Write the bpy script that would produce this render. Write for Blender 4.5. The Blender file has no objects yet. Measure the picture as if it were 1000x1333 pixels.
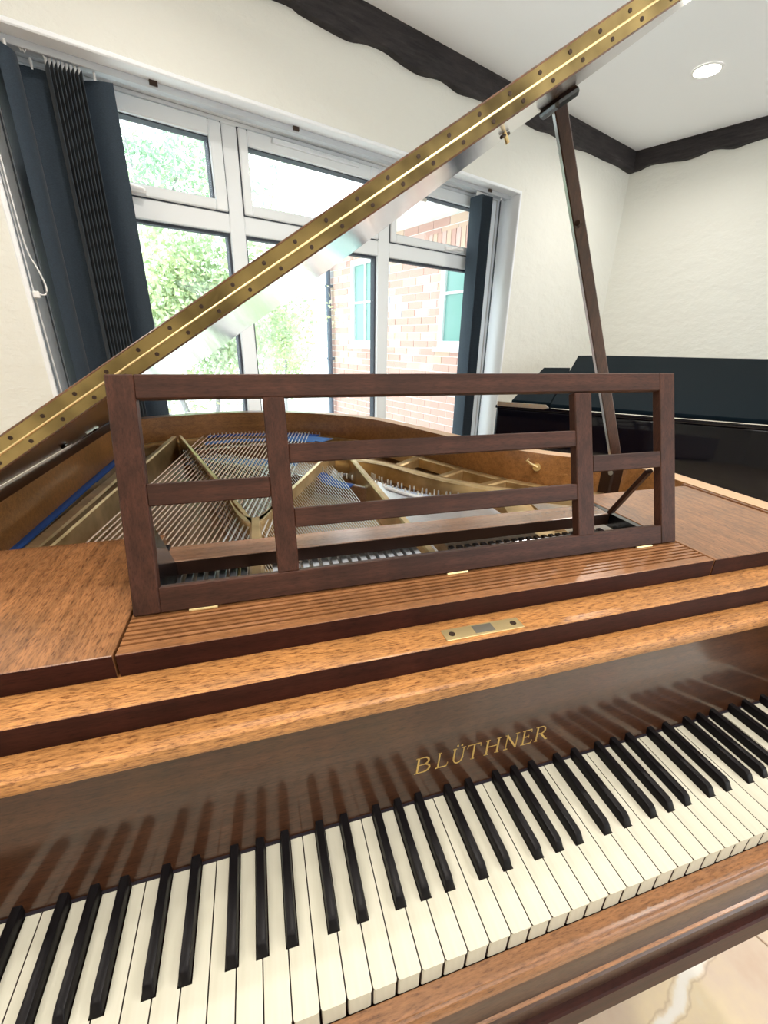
import bpy, bmesh, math, random
from mathutils import Vector, Matrix
random.seed(7)
SC = bpy.context.scene
COL = SC.collection
Z0 = 0.735                      # height of the white key tops above the floor
# ------------------------------------------------------------------ camera
FPX = 548.23
RM = ((0.95962536, -0.28074286, 0.01739602), (-0.08946493, -0.36327019, -0.92737845), (0.26667433, 0.88837955, -0.37371992))
cam_d = bpy.data.cameras.new('camera'); cam = bpy.data.objects.new('camera', cam_d); COL.objects.link(cam)
cam_d.sensor_fit = 'VERTICAL'; cam_d.sensor_height = 36.0; cam_d.lens = FPX / 1333.0 * 36.0
cam_d.clip_start = 0.02; cam_d.clip_end = 200
M3 = Matrix((RM[0], (-RM[1][0], -RM[1][1], -RM[1][2]), (-RM[2][0], -RM[2][1], -RM[2][2]))).transposed()
cam.matrix_world = Matrix.Translation((-0.24077, -0.18268, 0.53764 + Z0)) @ M3.to_4x4()
SC.camera = cam
# ------------------------------------------------------------------ sky, exposure
w = bpy.data.worlds.new('sky'); SC.world = w; w.use_nodes = True
bgn = w.node_tree.nodes['Background']; bgn.inputs[0].default_value = (0.90, 0.96, 1.0, 1); bgn.inputs[1].default_value = 3.6
SC.view_settings.view_transform = 'Standard'; SC.view_settings.look = 'None'
SC.view_settings.gamma = 1.0; SC.view_settings.use_curve_mapping = False
SC.view_settings.exposure = 0.33
SC.cycles.max_bounces = 8; SC.cycles.diffuse_bounces = 6; SC.cycles.glossy_bounces = 4; SC.cycles.transparent_max_bounces = 12
SC.cycles.sample_clamp_indirect = 6.0
SC.cycles.use_denoising = True
DOWNLIGHT_W = 7.5

# ------------------------------------------------------------------ materials
def mat(name, col, rough=0.5, metal=0.0, coat=0.0, spec=0.5):
    m = bpy.data.materials.new(name); m.use_nodes = True
    b = m.node_tree.nodes['Principled BSDF']
    b.inputs['Base Color'].default_value = (*col, 1); b.inputs['Roughness'].default_value = rough
    b.inputs['Metallic'].default_value = metal; b.inputs['Coat Weight'].default_value = coat
    b.inputs['Coat Roughness'].default_value = 0.08; b.inputs['Specular IOR Level'].default_value = spec
    return m
def nodes(m): return m.node_tree.nodes, m.node_tree.links, m.node_tree.nodes['Principled BSDF']
def texcoord(m, scale, rot=(0, 0, 0)):
    n, l, b = nodes(m)
    tc = n.new('ShaderNodeTexCoord'); mp = n.new('ShaderNodeMapping')
    mp.inputs['Scale'].default_value = scale; mp.inputs['Rotation'].default_value = rot
    l.new(tc.outputs['Object'], mp.inputs[0]); return mp.outputs[0]
def noise(m, vec, scale, detail=4, rough=0.55):
    n, l, b = nodes(m); t = n.new('ShaderNodeTexNoise')
    t.inputs['Scale'].default_value = scale; t.inputs['Detail'].default_value = detail; t.inputs['Roughness'].default_value = rough
    l.new(vec, t.inputs['Vector']); return t.outputs['Fac']
def ramp(m, fac, stops):
    n, l, b = nodes(m); r = n.new('ShaderNodeValToRGB')
    e = r.color_ramp.elements
    while len(e) < len(stops): e.new(0.5)
    for i, (p, c) in enumerate(stops): e[i].position = p; e[i].color = (*c, 1)
    l.new(fac, r.inputs[0]); return r.outputs[0]
def bump(m, fac, strength, dist=0.002):
    n, l, b = nodes(m); bp = n.new('ShaderNodeBump'); bp.inputs['Strength'].default_value = strength; bp.inputs['Distance'].default_value = dist
    l.new(fac, bp.inputs['Height']); l.new(bp.outputs[0], b.inputs['Normal'])
def mixc(m, fac, a, c, mode='MULTIPLY'):
    n, l, b = nodes(m); x = n.new('ShaderNodeMix'); x.data_type = 'RGBA'; x.blend_type = mode
    if isinstance(fac, float): x.inputs[0].default_value = fac
    else: l.new(fac, x.inputs[0])
    l.new(a, x.inputs[6]); l.new(c, x.inputs[7]); return x.outputs[2]
def wood(name, dark, light, axis='X', rough=0.3, coat=0.35, figure=0.5, grain=60.0, coat_r=0.12, spec=0.5, ct=0.21):
    m = mat(name, light, rough, coat=coat, spec=spec); n, l, b = nodes(m)
    b.inputs['Coat Roughness'].default_value = coat_r
    ax = lambda k, o: {'X': (k, o, o), 'Y': (o, k, o), 'Z': (o, o, k)}[axis]
    f = noise(m, texcoord(m, ax(0.16, 1)), grain * 9, 4, 0.7)             # pores and flecks
    g = noise(m, texcoord(m, ax(0.03, 1), (0.01, 0.02, 0.015)), grain * 1.6, 4, 0.6)     # long streaks
    c1 = ramp(m, f, [(0.49 - ct, dark), (0.48, tuple(a * .35 + b_ * .65 for a, b_ in zip(dark, light))), (0.49 + ct, light)])
    c3 = ramp(m, g, [(0.36, (1 - figure * .8,) * 3), (0.60, (1.0, 1.0, 1.0))])
    f2 = noise(m, texcoord(m, ax(1.3, 0.5), (0.2, 0.1, 0.35)), 16, 2, 0.5)               # cross figure
    c2 = ramp(m, f2, [(0.32, (1 - figure * .6,) * 3), (0.66, (1.0, 1.0, 1.0))])
    l.new(mixc(m, 1.0, mixc(m, 1.0, c1, c3), c2), b.inputs['Base Color'])
    bump(m, f, 0.05, 0.0004)
    return m
W = {}
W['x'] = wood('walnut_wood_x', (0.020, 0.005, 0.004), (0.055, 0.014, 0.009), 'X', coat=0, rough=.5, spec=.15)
W['y'] = wood('walnut_wood_y', (0.060, 0.020, 0.008), (0.27, 0.105, 0.035), 'Y')
W['panel'] = wood('walnut_panel_wood', (0.13, 0.045, 0.016), (0.42, 0.19, 0.075), 'Y', rough=0.32, coat=0.5, figure=0.4, grain=60, coat_r=0.25, ct=.15)
W['band'] = wood('honey_walnut_wood', (0.17, 0.055, 0.014), (0.66, 0.31, 0.10), 'X', rough=0.4, coat=0.2, figure=0.3, coat_r=0.2, ct=.14)
W['desk_x'] = wood('desk_walnut_wood_x', (0.030, 0.011, 0.007), (0.085, 0.031, 0.018), 'X', rough=0.5, coat=0.0, spec=.25)
W['desk_z'] = wood('desk_walnut_wood_z', (0.030, 0.011, 0.007), (0.085, 0.031, 0.018), 'Z', rough=0.5, coat=0.0, spec=.25)
W['fall'] = wood('fallboard_wood', (0.025, 0.009, 0.005), (0.085, 0.032, 0.014), 'X', rough=0.35, spec=.2, coat=1.0, coat_r=0.11, figure=0.4)
W['rimin'] = wood('inner_rim_veneer', (0.20, 0.07, 0.018), (0.50, 0.23, 0.07), 'X', rough=0.35, coat=0.3, figure=0.35)
W['sound'] = wood('soundboard_spruce', (0.34, 0.19, 0.09), (0.56, 0.36, 0.19), 'Y', rough=0.35, coat=0.35, figure=0.25, coat_r=0.3)
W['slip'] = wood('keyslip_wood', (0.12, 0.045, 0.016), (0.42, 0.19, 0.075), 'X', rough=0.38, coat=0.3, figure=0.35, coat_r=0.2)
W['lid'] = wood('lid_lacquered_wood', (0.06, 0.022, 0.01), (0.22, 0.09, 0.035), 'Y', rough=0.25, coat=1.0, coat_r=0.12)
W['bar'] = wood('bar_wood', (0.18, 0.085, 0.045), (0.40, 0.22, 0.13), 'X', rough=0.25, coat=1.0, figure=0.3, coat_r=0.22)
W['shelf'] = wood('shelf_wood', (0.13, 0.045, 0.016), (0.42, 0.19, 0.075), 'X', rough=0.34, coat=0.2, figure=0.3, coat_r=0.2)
W['cove'] = wood('shaded_cove_wood', (0.03, 0.014, 0.008), (0.10, 0.05, 0.03), 'X', rough=0.4, coat=0.2, figure=0.3, coat_r=0.25)  # keyslip wood with the cove's shade put into its colour
W['prop'] = wood('prop_wood', (0.03, 0.011, 0.007), (0.085, 0.034, 0.02), 'Z', rough=0.3, coat=0.6, coat_r=.15)
RIM_SHEEN = mat('rim_sheen_wood', (0.62, 0.40, 0.24), 0.4)  # light sheen of the rim top put into the colour
BRASS = mat('brass', (0.62, 0.42, 0.12), 0.24, 1.0)
_v = texcoord(BRASS, (1, 1, 1)); _f = noise(BRASS, _v, 9, 3)
nodes(BRASS)[1].new(ramp(BRASS, _f, [(0.35, (0.13, 0.095, 0.042)), (0.62, (0.45, 0.335, 0.145))]), nodes(BRASS)[2].inputs['Base Color'])
BRASS2 = mat('polished_brass', (0.90, 0.72, 0.38), 0.36, 0.85)
SCREW = mat('dark_screw_metal', (0.05, 0.03, 0.02), 0.5, 0.6)
GOLD = mat('gold_painted_iron', (0.66, 0.45, 0.19), 0.33, 0.7)
_f = noise(GOLD, texcoord(GOLD, (1, 1, 1)), 14, 3)
nodes(GOLD)[1].new(ramp(GOLD, _f, [(0.3, (0.40, 0.27, 0.12)), (0.7, (0.74, 0.55, 0.29))]), nodes(GOLD)[2].inputs['Base Color'])
STEEL = mat('string_steel', (0.86, 0.86, 0.88), 0.42, 0.9)
COPPER = mat('copper_winding', (0.80, 0.60, 0.48), 0.42, 0.9)
BLACKWD = mat('black_wood', (0.006, 0.006, 0.008), 0.25, coat=0.5)
DARKWD = mat('dark_wood', (0.03, 0.012, 0.007), 0.5)  # plain dark wood for bar face, prop block and case bottom
FELT = mat('blue_felt', (0.035, 0.11, 0.42), 0.95)
LFELT = mat('pale_blue_felt', (0.10, 0.25, 0.60), 0.95)
WFELT = mat('white_felt', (0.78, 0.80, 0.84), 0.9)
RFELT = mat('dark_felt', (0.012, 0.008, 0.014), 0.95)
IVORY = mat('ivory_key_top', (0.88, 0.84, 0.68), 0.42, coat=0.0, spec=.3)
_f = noise(IVORY, texcoord(IVORY, (30, 3, 3)), 4, 2)
nodes(IVORY)[1].new(ramp(IVORY, _f, [(0.3, (0.56, 0.545, 0.44)), (0.7, (0.62, 0.60, 0.50))]), nodes(IVORY)[2].inputs['Base Color'])
KEYWD = mat('dark_key_side_wood', (0.05, 0.03, 0.02), 0.7)
EBONY = mat('ebony_key', (0.006, 0.005, 0.006), 0.40, coat=0.0, spec=0.14)
GLOSSB = mat('black_gloss_lacquer', (0.002, 0.002, 0.004), 0.07, spec=0.28)
SATINB = mat('black_satin_lid', (0.0025, 0.007, 0.011), 0.75, spec=0.05)
NICKEL = mat('nickel', (0.75, 0.74, 0.68), 0.3, 1.0)
UPVC = mat('white_upvc', (0.80, 0.84, 0.87), 0.25, coat=0.2)
WPLAS = mat('white_plastic', (0.9, 0.9, 0.9), 0.35)
GASKET = mat('grey_gasket', (0.05, 0.06, 0.08), 0.7)
BEAM = mat('dark_oak_beam', (0.02, 0.015, 0.015), 0.75)
_f = noise(BEAM, texcoord(BEAM, (0.2, 0.2, 1.5)), 30, 6, 0.7)
nodes(BEAM)[1].new(ramp(BEAM, _f, [(0.35, (0.006, 0.005, 0.007)), (0.62, (0.035, 0.028, 0.03)), (0.8, (0.10, 0.09, 0.10))]), nodes(BEAM)[2].inputs['Base Color'])
bump(BEAM, _f, 0.6, 0.01)
def plaster(name, col, st, dist):
    m = mat(name, col, 0.85)
    f = noise(m, texcoord(m, (1, 1, 1.6)), 5.5, 7, 0.62); bump(m, f, st, dist); return m
WALLM = plaster('cream_rough_plaster', (0.77, 0.775, 0.725), 0.55, 0.025)
CEIL = plaster('white_ceiling_plaster', (0.93, 0.95, 0.98), 0.1, 0.004)
REVEAL = plaster('white_reveal_plaster', (0.86, 0.89, 0.93), 0.3, 0.01)
BLIND = mat('navy_blind_fabric', (0.035, 0.065, 0.105), 0.8)
_n, _l, _b = nodes(BLIND)
_f = noise(BLIND, texcoord(BLIND, (1, 1, 3)), 160, 3, 0.7)
_l.new(ramp(BLIND, _f, [(0.3, (0.010, 0.020, 0.034)), (0.75, (0.030, 0.052, 0.078))]), _b.inputs['Base Color'])
_b.inputs['Sheen Weight'].default_value = 0.1
bump(BLIND, _f, 0.3, 0.001)
STONE = mat('limestone_tile', (0.8, 0.68, 0.56), 0.35, coat=0.1)
_n, _l, _b = nodes(STONE)
_tc = _n.new('ShaderNodeNewGeometry').outputs['Position']
_f = noise(STONE, _tc, 3.2, 5, 0.6)
_c = ramp(STONE, _f, [(0.30, (0.62, 0.43, 0.32)), (0.46, (0.72, 0.58, 0.46)), (0.58, (0.80, 0.66, 0.45)), (0.72, (0.82, 0.76, 0.66))])
_vn = _n.new('ShaderNodeTexNoise'); _vn.inputs['Scale'].default_value = 2.3; _vn.inputs['Detail'].default_value = 5; _vn.inputs['Distortion'].default_value = 0.6
_l.new(_tc, _vn.inputs['Vector'])
_vm = _n.new('ShaderNodeMath'); _vm.operation = 'SUBTRACT'; _l.new(_vn.outputs['Fac'], _vm.inputs[0]); _vm.inputs[1].default_value = 0.5
_va = _n.new('ShaderNodeMath'); _va.operation = 'ABSOLUTE'; _l.new(_vm.outputs[0], _va.inputs[0])
_vr = ramp(STONE, _va.outputs[0], [(0.0, (1, 1, 1)), (0.012, (0.8, 0.8, 0.8)), (0.03, (0, 0, 0))])
_sx = _n.new('ShaderNodeSeparateXYZ'); _l.new(_tc, _sx.inputs[0])
def _m2(op, a, b_, c_=None):
    x = _n.new('ShaderNodeMath'); x.operation = op
    for q, y in zip(x.inputs, (a, b_, c_)):
        if isinstance(y, (int, float)): q.default_value = y
        elif y is not None: _l.new(y, q)
    return x.outputs[0]
_wn = _n.new('ShaderNodeTexNoise'); _wn.inputs['Scale'].default_value = 14; _wn.inputs['Detail'].default_value = 4; _l.new(_tc, _wn.inputs['Vector'])
_dd = _m2('MULTIPLY_ADD', _sx.outputs['X'], -.3305, .3305 * .44 - .9438 * .039)
_dd = _m2('MULTIPLY_ADD', _sx.outputs['Y'], .9438, _dd)
_dd = _m2('ABSOLUTE', _m2('ADD', _dd, _m2('MULTIPLY_ADD', _wn.outputs['Fac'], .05, -.025)), None)
_vr2 = ramp(STONE, _dd, [(0.0, (1, 1, 1)), (0.007, (1, 1, 1)), (0.013, (0, 0, 0))])
_ck = ramp(STONE, _dd, [(0.012, (1, 1, 1)), (0.0145, (.45, .36, .30)), (0.018, (1, 1, 1))])
_c = mixc(STONE, 0.5, _c, _ck)
_vr = _vr2
_mx = _n.new('ShaderNodeMix'); _mx.data_type = 'RGBA'; _l.new(_vr, _mx.inputs[0]); _l.new(_c, _mx.inputs[6]); _mx.inputs[7].default_value = (0.90, 0.86, 0.80, 1)
_l.new(_mx.outputs[2], _b.inputs['Base Color'])
GROUT = mat('pale_grout', (0.72, 0.66, 0.58), 0.8)
BRICKS = [mat('pale_red_brick', (0.58, 0.36, 0.31), 0.85), mat('tan_brick', (0.66, 0.48, 0.38), 0.85), mat('pink_brick', (0.66, 0.46, 0.42), 0.85), mat('grey_brick', (0.52,0.50,0.54), 0.85)]
MORTAR = mat('pale_mortar', (0.88, 0.88, 0.88), 0.9)
LEAF = mat('light_green_leaf', (0.55, 0.68, 0.45), 0.5); LEAF2 = mat('yellow_green_leaf', (0.68, 0.76, 0.46), 0.5); LEAF3 = mat('mid_green_leaf', (0.34, 0.52, 0.36), 0.5)
for _m in (LEAF, LEAF2, LEAF3):
    nodes(_m)[2].inputs['Transmission Weight'].default_value = 0.0
BARK = mat('grey_bark', (0.35, 0.34, 0.36), 0.9)
GROUND = mat('pale_gravel', (0.80, 0.82, 0.80), 0.9)
WHITEP = mat('white_painted_wood', (0.88, 0.90, 0.92), 0.5)
GREENGL = mat('blue_green_reflecting_glass', (0.20, 0.38, 0.35), 0.15)
PIPE = mat('grey_downpipe', (0.10, 0.13, 0.18), 0.5)
CLEAR = mat('clear_window_glass', (1, 1, 1), 0.0)
_n, _l, _b = nodes(CLEAR)
_t = _n.new('ShaderNodeBsdfTransparent'); _t.inputs[0].default_value = (0.96, 0.985, 0.98, 1)
_g = _n.new('ShaderNodeBsdfGlossy'); _g.inputs['Roughness'].default_value = 0.0
_ge = _n.new('ShaderNodeNewGeometry'); _dp = _n.new('ShaderNodeVectorMath'); _dp.operation = 'DOT_PRODUCT'
_l.new(_ge.outputs['Normal'], _dp.inputs[0]); _l.new(_ge.outputs['Incoming'], _dp.inputs[1])
def _mth(op, a, b_):
    x = _n.new('ShaderNodeMath'); x.operation = op
    for q, y in zip(x.inputs, (a, b_)):
        if isinstance(y, (int, float)): q.default_value = y
        elif y is not None: _l.new(y, q)
    return x.outputs[0]
_fo = _mth('MULTIPLY_ADD', _mth('POWER', _mth('SUBTRACT', 1.0, _mth('ABSOLUTE', _dp.outputs['Value'], None)), 5.0), 0.9)
_fo.node.inputs[2].default_value = 0.03
_ms = _n.new('ShaderNodeMixShader'); _l.new(_fo, _ms.inputs[0]); _l.new(_t.outputs[0], _ms.inputs[1]); _l.new(_g.outputs[0], _ms.inputs[2])
_l.new(_ms.outputs[0], _n['Material Output'].inputs[0])
LAMP = mat('lit_lamp_lens', (1, 1, 1)); nodes(LAMP)[2].inputs['Emission Color'].default_value = (1.0, 0.93, 0.82, 1); nodes(LAMP)[2].inputs['Emission Strength'].default_value = 60

# ------------------------------------------------------------------ mesh helpers (all coordinates: x along the keyboard, y away from the player, z above the key tops)
def thing(name, loc, label=None, cat=None, group=None, parent=None):
    o = bpy.data.objects.new(name, None); COL.objects.link(o); o.location = (loc[0], loc[1], loc[2] + Z0); o.empty_display_size = 0.05
    if parent: o.parent = parent; o.location = Vector(o.location) - wloc(parent)
    if label: o['label'] = label
    if cat: o['category'] = cat
    if group: o['group'] = group
    return o
def wloc(o):
    v = Vector((0, 0, 0))
    while o: v += Vector(o.location); o = o.parent
    return v
def mk(name, verts, faces, m, parent=None, smooth=False, bev=0.0, label=None, seg=1, angle=40):
    vs = [Vector((v[0], v[1], v[2] + Z0)) for v in verts]
    c = Vector([(min(v[i] for v in vs) + max(v[i] for v in vs)) / 2 for i in range(3)])
    me = bpy.data.meshes.new(name); me.from_pydata([tuple(v - c) for v in vs], [], faces)
    bm = bmesh.new(); bm.from_mesh(me); bmesh.ops.recalc_face_normals(bm, faces=bm.faces)
    if bev > 0:
        es = [e for e in bm.edges if len(e.link_faces) == 2 and e.calc_face_angle(0) > math.radians(30)]
        bmesh.ops.bevel(bm, geom=es, offset=bev, segments=seg, affect='EDGES', profile=0.5, clamp_overlap=True)
    bm.to_mesh(me); bm.free()
    ms = m if isinstance(m, (list, tuple)) else [m]
    for x in ms: me.materials.append(x)
    if smooth:
        for p in me.polygons: p.use_smooth = True
    o = bpy.data.objects.new(name, me); COL.objects.link(o)
    if smooth:
        md = None
        me.set_sharp_from_angle(angle=math.radians(angle))
    o.location = c
    if parent: o.parent = parent; o.location = c - wloc(parent)
    if label: o['label'] = label
    return o
def tag(o, label=None, cat=None, group=None, kind=None):
    if label: o['label'] = label
    if cat: o['category'] = cat
    if group: o['group'] = group
    if kind: o['kind'] = kind
    return o
def boxv(x0, x1, y0, y1, z0, z1):
    return [(x0, y0, z0), (x1, y0, z0), (x1, y1, z0), (x0, y1, z0), (x0, y0, z1), (x1, y0, z1), (x1, y1, z1), (x0, y1, z1)]
BF = [(0, 3, 2, 1), (4, 5, 6, 7), (0, 1, 5, 4), (1, 2, 6, 5), (2, 3, 7, 6), (3, 0, 4, 7)]
def box(name, b, m, parent=None, bev=0.0, label=None): return mk(name, boxv(*b), BF, m, parent, bev=bev, label=label)
class Join:
    def __init__(s): s.v = []; s.f = []
    def add(s, v, f):
        o = len(s.v); s.v += list(v); s.f += [tuple(i + o for i in q) for q in f]; return s
    def box(s, *b): return s.add(boxv(*b), BF)
    def xf(s, fn): s.v = [fn(*p) for p in s.v]; return s
    def mk(s, name, m, parent=None, **k): return mk(name, s.v, s.f, m, parent, **k)
def prism(pts, fn, a, b):
    """2D outline extruded from a to b; fn(u, v, w) -> xyz"""
    n = len(pts); v = [fn(p[0], p[1], a) for p in pts] + [fn(p[0], p[1], b) for p in pts]
    return v, [tuple(range(n - 1, -1, -1)), tuple(range(n, 2 * n))] + [(i, (i + 1) % n, n + (i + 1) % n, n + i) for i in range(n)]
def tube(pts, r, sides=6, r2=None):
    P = [Vector(p) for p in pts]; v = []; f = []
    up = Vector((0, 0, 1))
    for i, p in enumerate(P):
        d = (P[min(i + 1, len(P) - 1)] - P[max(i - 1, 0)]).normalized()
        a = d.cross(up if abs(d.z) < 0.95 else Vector((1, 0, 0))).normalized(); b_ = d.cross(a)
        rr = r if r2 is None else r + (r2 - r) * i / (len(P) - 1)
        for k in range(sides):
            t = 2 * math.pi * k / sides; v.append(tuple(p + a * rr * math.cos(t) + b_ * rr * math.sin(t)))
    for i in range(len(P) - 1):
        for k in range(sides):
            f.append((i * sides + k, i * sides + (k + 1) % sides, (i + 1) * sides + (k + 1) % sides, (i + 1) * sides + k))
    f.append(tuple(range(sides - 1, -1, -1))); f.append(tuple((len(P) - 1) * sides + k for k in range(sides)))
    return v, f
def bar(a, b, wd, ht, up=(0, 0, 1)):
    a = Vector(a); b = Vector(b); d = (b - a).normalized(); s = d.cross(Vector(up)).normalized(); u = s.cross(d)
    v = []
    for p in (a, b):
        for q in ((-1, -1), (1, -1), (1, 1), (-1, 1)): v.append(tuple(p + s * wd / 2 * q[0] + u * ht / 2 * q[1]))
    return v, [(3, 2, 1, 0), (4, 5, 6, 7), (0, 1, 5, 4), (1, 2, 6, 5), (2, 3, 7, 6), (3, 0, 4, 7)]
def spline(pts, n=6):
    out = []
    for i in range(len(pts) - 1):
        p0 = Vector(pts[max(i - 1, 0)]); p1 = Vector(pts[i]); p2 = Vector(pts[i + 1]); p3 = Vector(pts[min(i + 2, len(pts) - 1)])
        for k in range(n):
            t = k / n
            out.append(tuple(0.5 * ((2 * p1) + (p2 - p0) * t + (2 * p0 - 5 * p1 + 4 * p2 - p3) * t * t + (3 * p1 - p0 - 3 * p2 + p3) * t ** 3)))
    out.append(tuple(pts[-1])); return out
def clone(o, dx, dy=0, dz=0):
    c = o.copy(); COL.objects.link(c); c.location = Vector(o.location) + Vector((dx, dy, dz)); return c

# ================================================================== ROOM
TH = math.radians(19.7); O = Vector((2.8909, 3.359, 0)); DV = Vector((math.cos(TH), math.sin(TH), 0)); NV = Vector((-math.sin(TH), math.cos(TH), 0))
def R(s, t, z): return tuple(O + DV * s + NV * t + Vector((0, 0, z)))     # window wall frame: s to the right, t outward
CZ, FZ = 2.0, -0.735
RA = math.radians(-63.5); RV = Vector((math.cos(RA), math.sin(RA), 0)); RN = Vector((-math.sin(RA), math.cos(RA), 0))
def RW(s, t, z): return tuple(O + RV * s + RN * t + Vector((0, 0, z)))    # right wall frame
SL, TB = -6.2, -5.2
W0, W1, WB, WT = -4.18, -1.35, -0.45, 1.50
def struct(o): o['kind'] = 'structure'; return o
# ceiling and floor
rx = (Vector(RW(0, 0, 0)) + RV * 5.9)
cor = [R(SL, 0.35, 0), R(0.3, 0.35, 0), tuple(rx + RN * 0.2), R(SL, TB, 0)]
cor = [R(SL - .1, 0.35, 0), R(0.35, 0.35, 0), R(3.0, TB - .1, 0), R(SL - .1, TB - .1, 0)]
struct(mk('ceiling', [(x, y, CZ) for x, y, _ in cor] + [(x, y, CZ + .12) for x, y, _ in cor], BF, CEIL))
fl = struct(mk('floor', [(x, y, FZ - .1) for x, y, _ in cor] + [(x, y, FZ - .006) for x, y, _ in cor], BF, GROUT))
# floor tiles, laid square to the window wall
i = 0
TS = 0.60
base_tile = None
for a in range(-5, 7):
    for b_ in range(-9, 1):
        s0 = -3.10 + TS * a; t0 = -2.62 + TS * b_ + 0.0
        t0 = -2.62 + TS * (b_ + 4)
        if t0 + TS > -0.005: continue
        if s0 < SL or t0 < TB: continue
        cxy = R(s0 + TS / 2, t0 + TS / 2, 0)
        if (Vector(cxy) - O).dot(RN) > -0.36: continue
        if base_tile is None:
            J = prism([(-TS / 2 + .002, -TS / 2 + .002), (TS / 2 - .002, -TS / 2 + .002), (TS / 2 - .002, TS / 2 - .002), (-TS / 2 + .002, TS / 2 - .002)], lambda u, v, w_: tuple(DV * u + NV * v + Vector((0, 0, w_))), -.012, 0)
            base_tile = mk('tile', [(x + cxy[0], y + cxy[1], z + FZ) for x, y, z in J[0]], J[1], STONE, fl, bev=0.0015)
            bt0 = Vector(cxy)
        else:
            clone(base_tile, cxy[0] - bt0.x, cxy[1] - bt0.y)
# window wall with its recess
J = Join()
J.box(SL, W0, 0, 0.35, FZ, CZ).box(W1, 0.0, 0, 0.35, FZ, CZ).box(W0, W1, 0, 0.35, WT, CZ).box(W0, W1, 0, 0.35, FZ, WB).xf(R)
struct(J.mk('wall_back', WALLM))
J = Join()     # smooth white plaster lining the recess
J.box(W0 - .012, W0 + .006, -.004, 0.2, WB, WT + .012).box(W1 - .006, W1 + .012, -.004, 0.2, WB, WT + .012).box(W0 - .012, W1 + .012, -.004, 0.2, WT - .006, WT + .012).xf(R)
struct(J.mk('trim_3', REVEAL, bev=0.004))
struct(Join().box(W0, W1, -.03, .2, WB - .03, WB + .006).xf(R).mk('trim_4', UPVC, bev=.004))
struct(Join().box(-.1, 6.5, 0, 0.2, FZ, CZ).xf(RW).mk('wall_right', WALLM))
struct(Join().box(SL - .2, SL, TB, 0.0, FZ, CZ).xf(R).mk('wall_left', WALLM))
J = Join()     # wall behind the photographer with an unseen wide opening added to let in fill light
J.box(SL, -3.5, TB - .2, TB, FZ, CZ).box(-.8, 3.2, TB - .2, TB, FZ, CZ).box(-3.5, -.8, TB - .2, TB, 1.45, CZ).xf(R)
struct(J.mk('wall_front', WALLM))
J = Join()
for s in (-3.5, -2.6, -1.7, -.86): J.box(s, s + .06, TB - .12, TB - .06, FZ, 1.45)
J.box(-3.5, -.8, TB - .12, TB - .06, 1.39, 1.45).box(-3.5, -.8, TB - .12, TB - .06, FZ, FZ + .08).xf(R)
struct(J.mk('fill_opening_1', UPVC))  # frame of the added, unseen fill opening
# rustic beams under the ceiling
B1 = [(-6.1, 1.862), (-5.8, 1.872), (-5.4, 1.858), (-5.0, 1.87), (-4.6, 1.856), (-4.2, 1.868), (-3.9, 1.86), (-3.6, 1.872), (-3.3, 1.858), (-3.041, 1.874), (-2.979, 1.865), (-2.902, 1.86), (-2.82, 1.855), (-2.72, 1.854), (-2.629, 1.872), (-2.517, 1.877), (-2.415, 1.862), (-2.289, 1.853), (-2.156, 1.871), (-2.075, 1.865), (-1.99, 1.854), (-1.837, 1.868), (-1.6, 1.872), (-1.281, 1.858), (-1.135, 1.871), (-0.974, 1.863), (-0.82, 1.856), (-0.665, 1.869), (-0.436, 1.869), (-0.232, 1.873), (-0.052, 1.863), (0.0, 1.864)]
def beam(name, pts, F, s_lo):
    pts = spline([(a, b_, 0) for a, b_ in pts], 3)
    v = []; n = len(pts)
    for p in pts:
        k = 0.004 * math.sin(p[0] * 9) + .003 * math.sin(p[0] * 23)
        v += [F(p[0], -.034 + k, p[1]), F(p[0], -.040 + k, p[1] + .02), F(p[0], -.036, CZ), F(p[0], 0.0, CZ), F(p[0], 0.0, p[1] - .002)]
    f = []
    for i in range(n - 1):
        for k in range(5): f.append((i * 5 + k, i * 5 + (k + 1) % 5, i * 5 + 5 + (k + 1) % 5, i * 5 + 5 + k))
    f += [(0, 1, 2, 3, 4), tuple((n - 1) * 5 + k for k in (4, 3, 2, 1, 0))]
    return struct(mk(name, v, f, BEAM))
beam('trim_1', B1, R, -6.1)
B2 = [(0.0, 1.864), (0.02, 1.869), (0.08, 1.871), (0.155, 1.889), (0.27, 1.881), (0.4, 1.865), (0.484, 1.873), (0.579, 1.89), (0.696, 1.865), (0.769, 1.875), (0.882, 1.883), (1.05, 1.87), (1.2, 1.888), (1.4, 1.866), (1.7, 1.88), (2.0, 1.862), (2.3, 1.88), (2.7, 1.866), (3.1, 1.882), (3.6, 1.865), (4.1, 1.88), (4.8, 1.868), (5.6, 1.88)]
beam('trim_2', B2, RW, 0)

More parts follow.
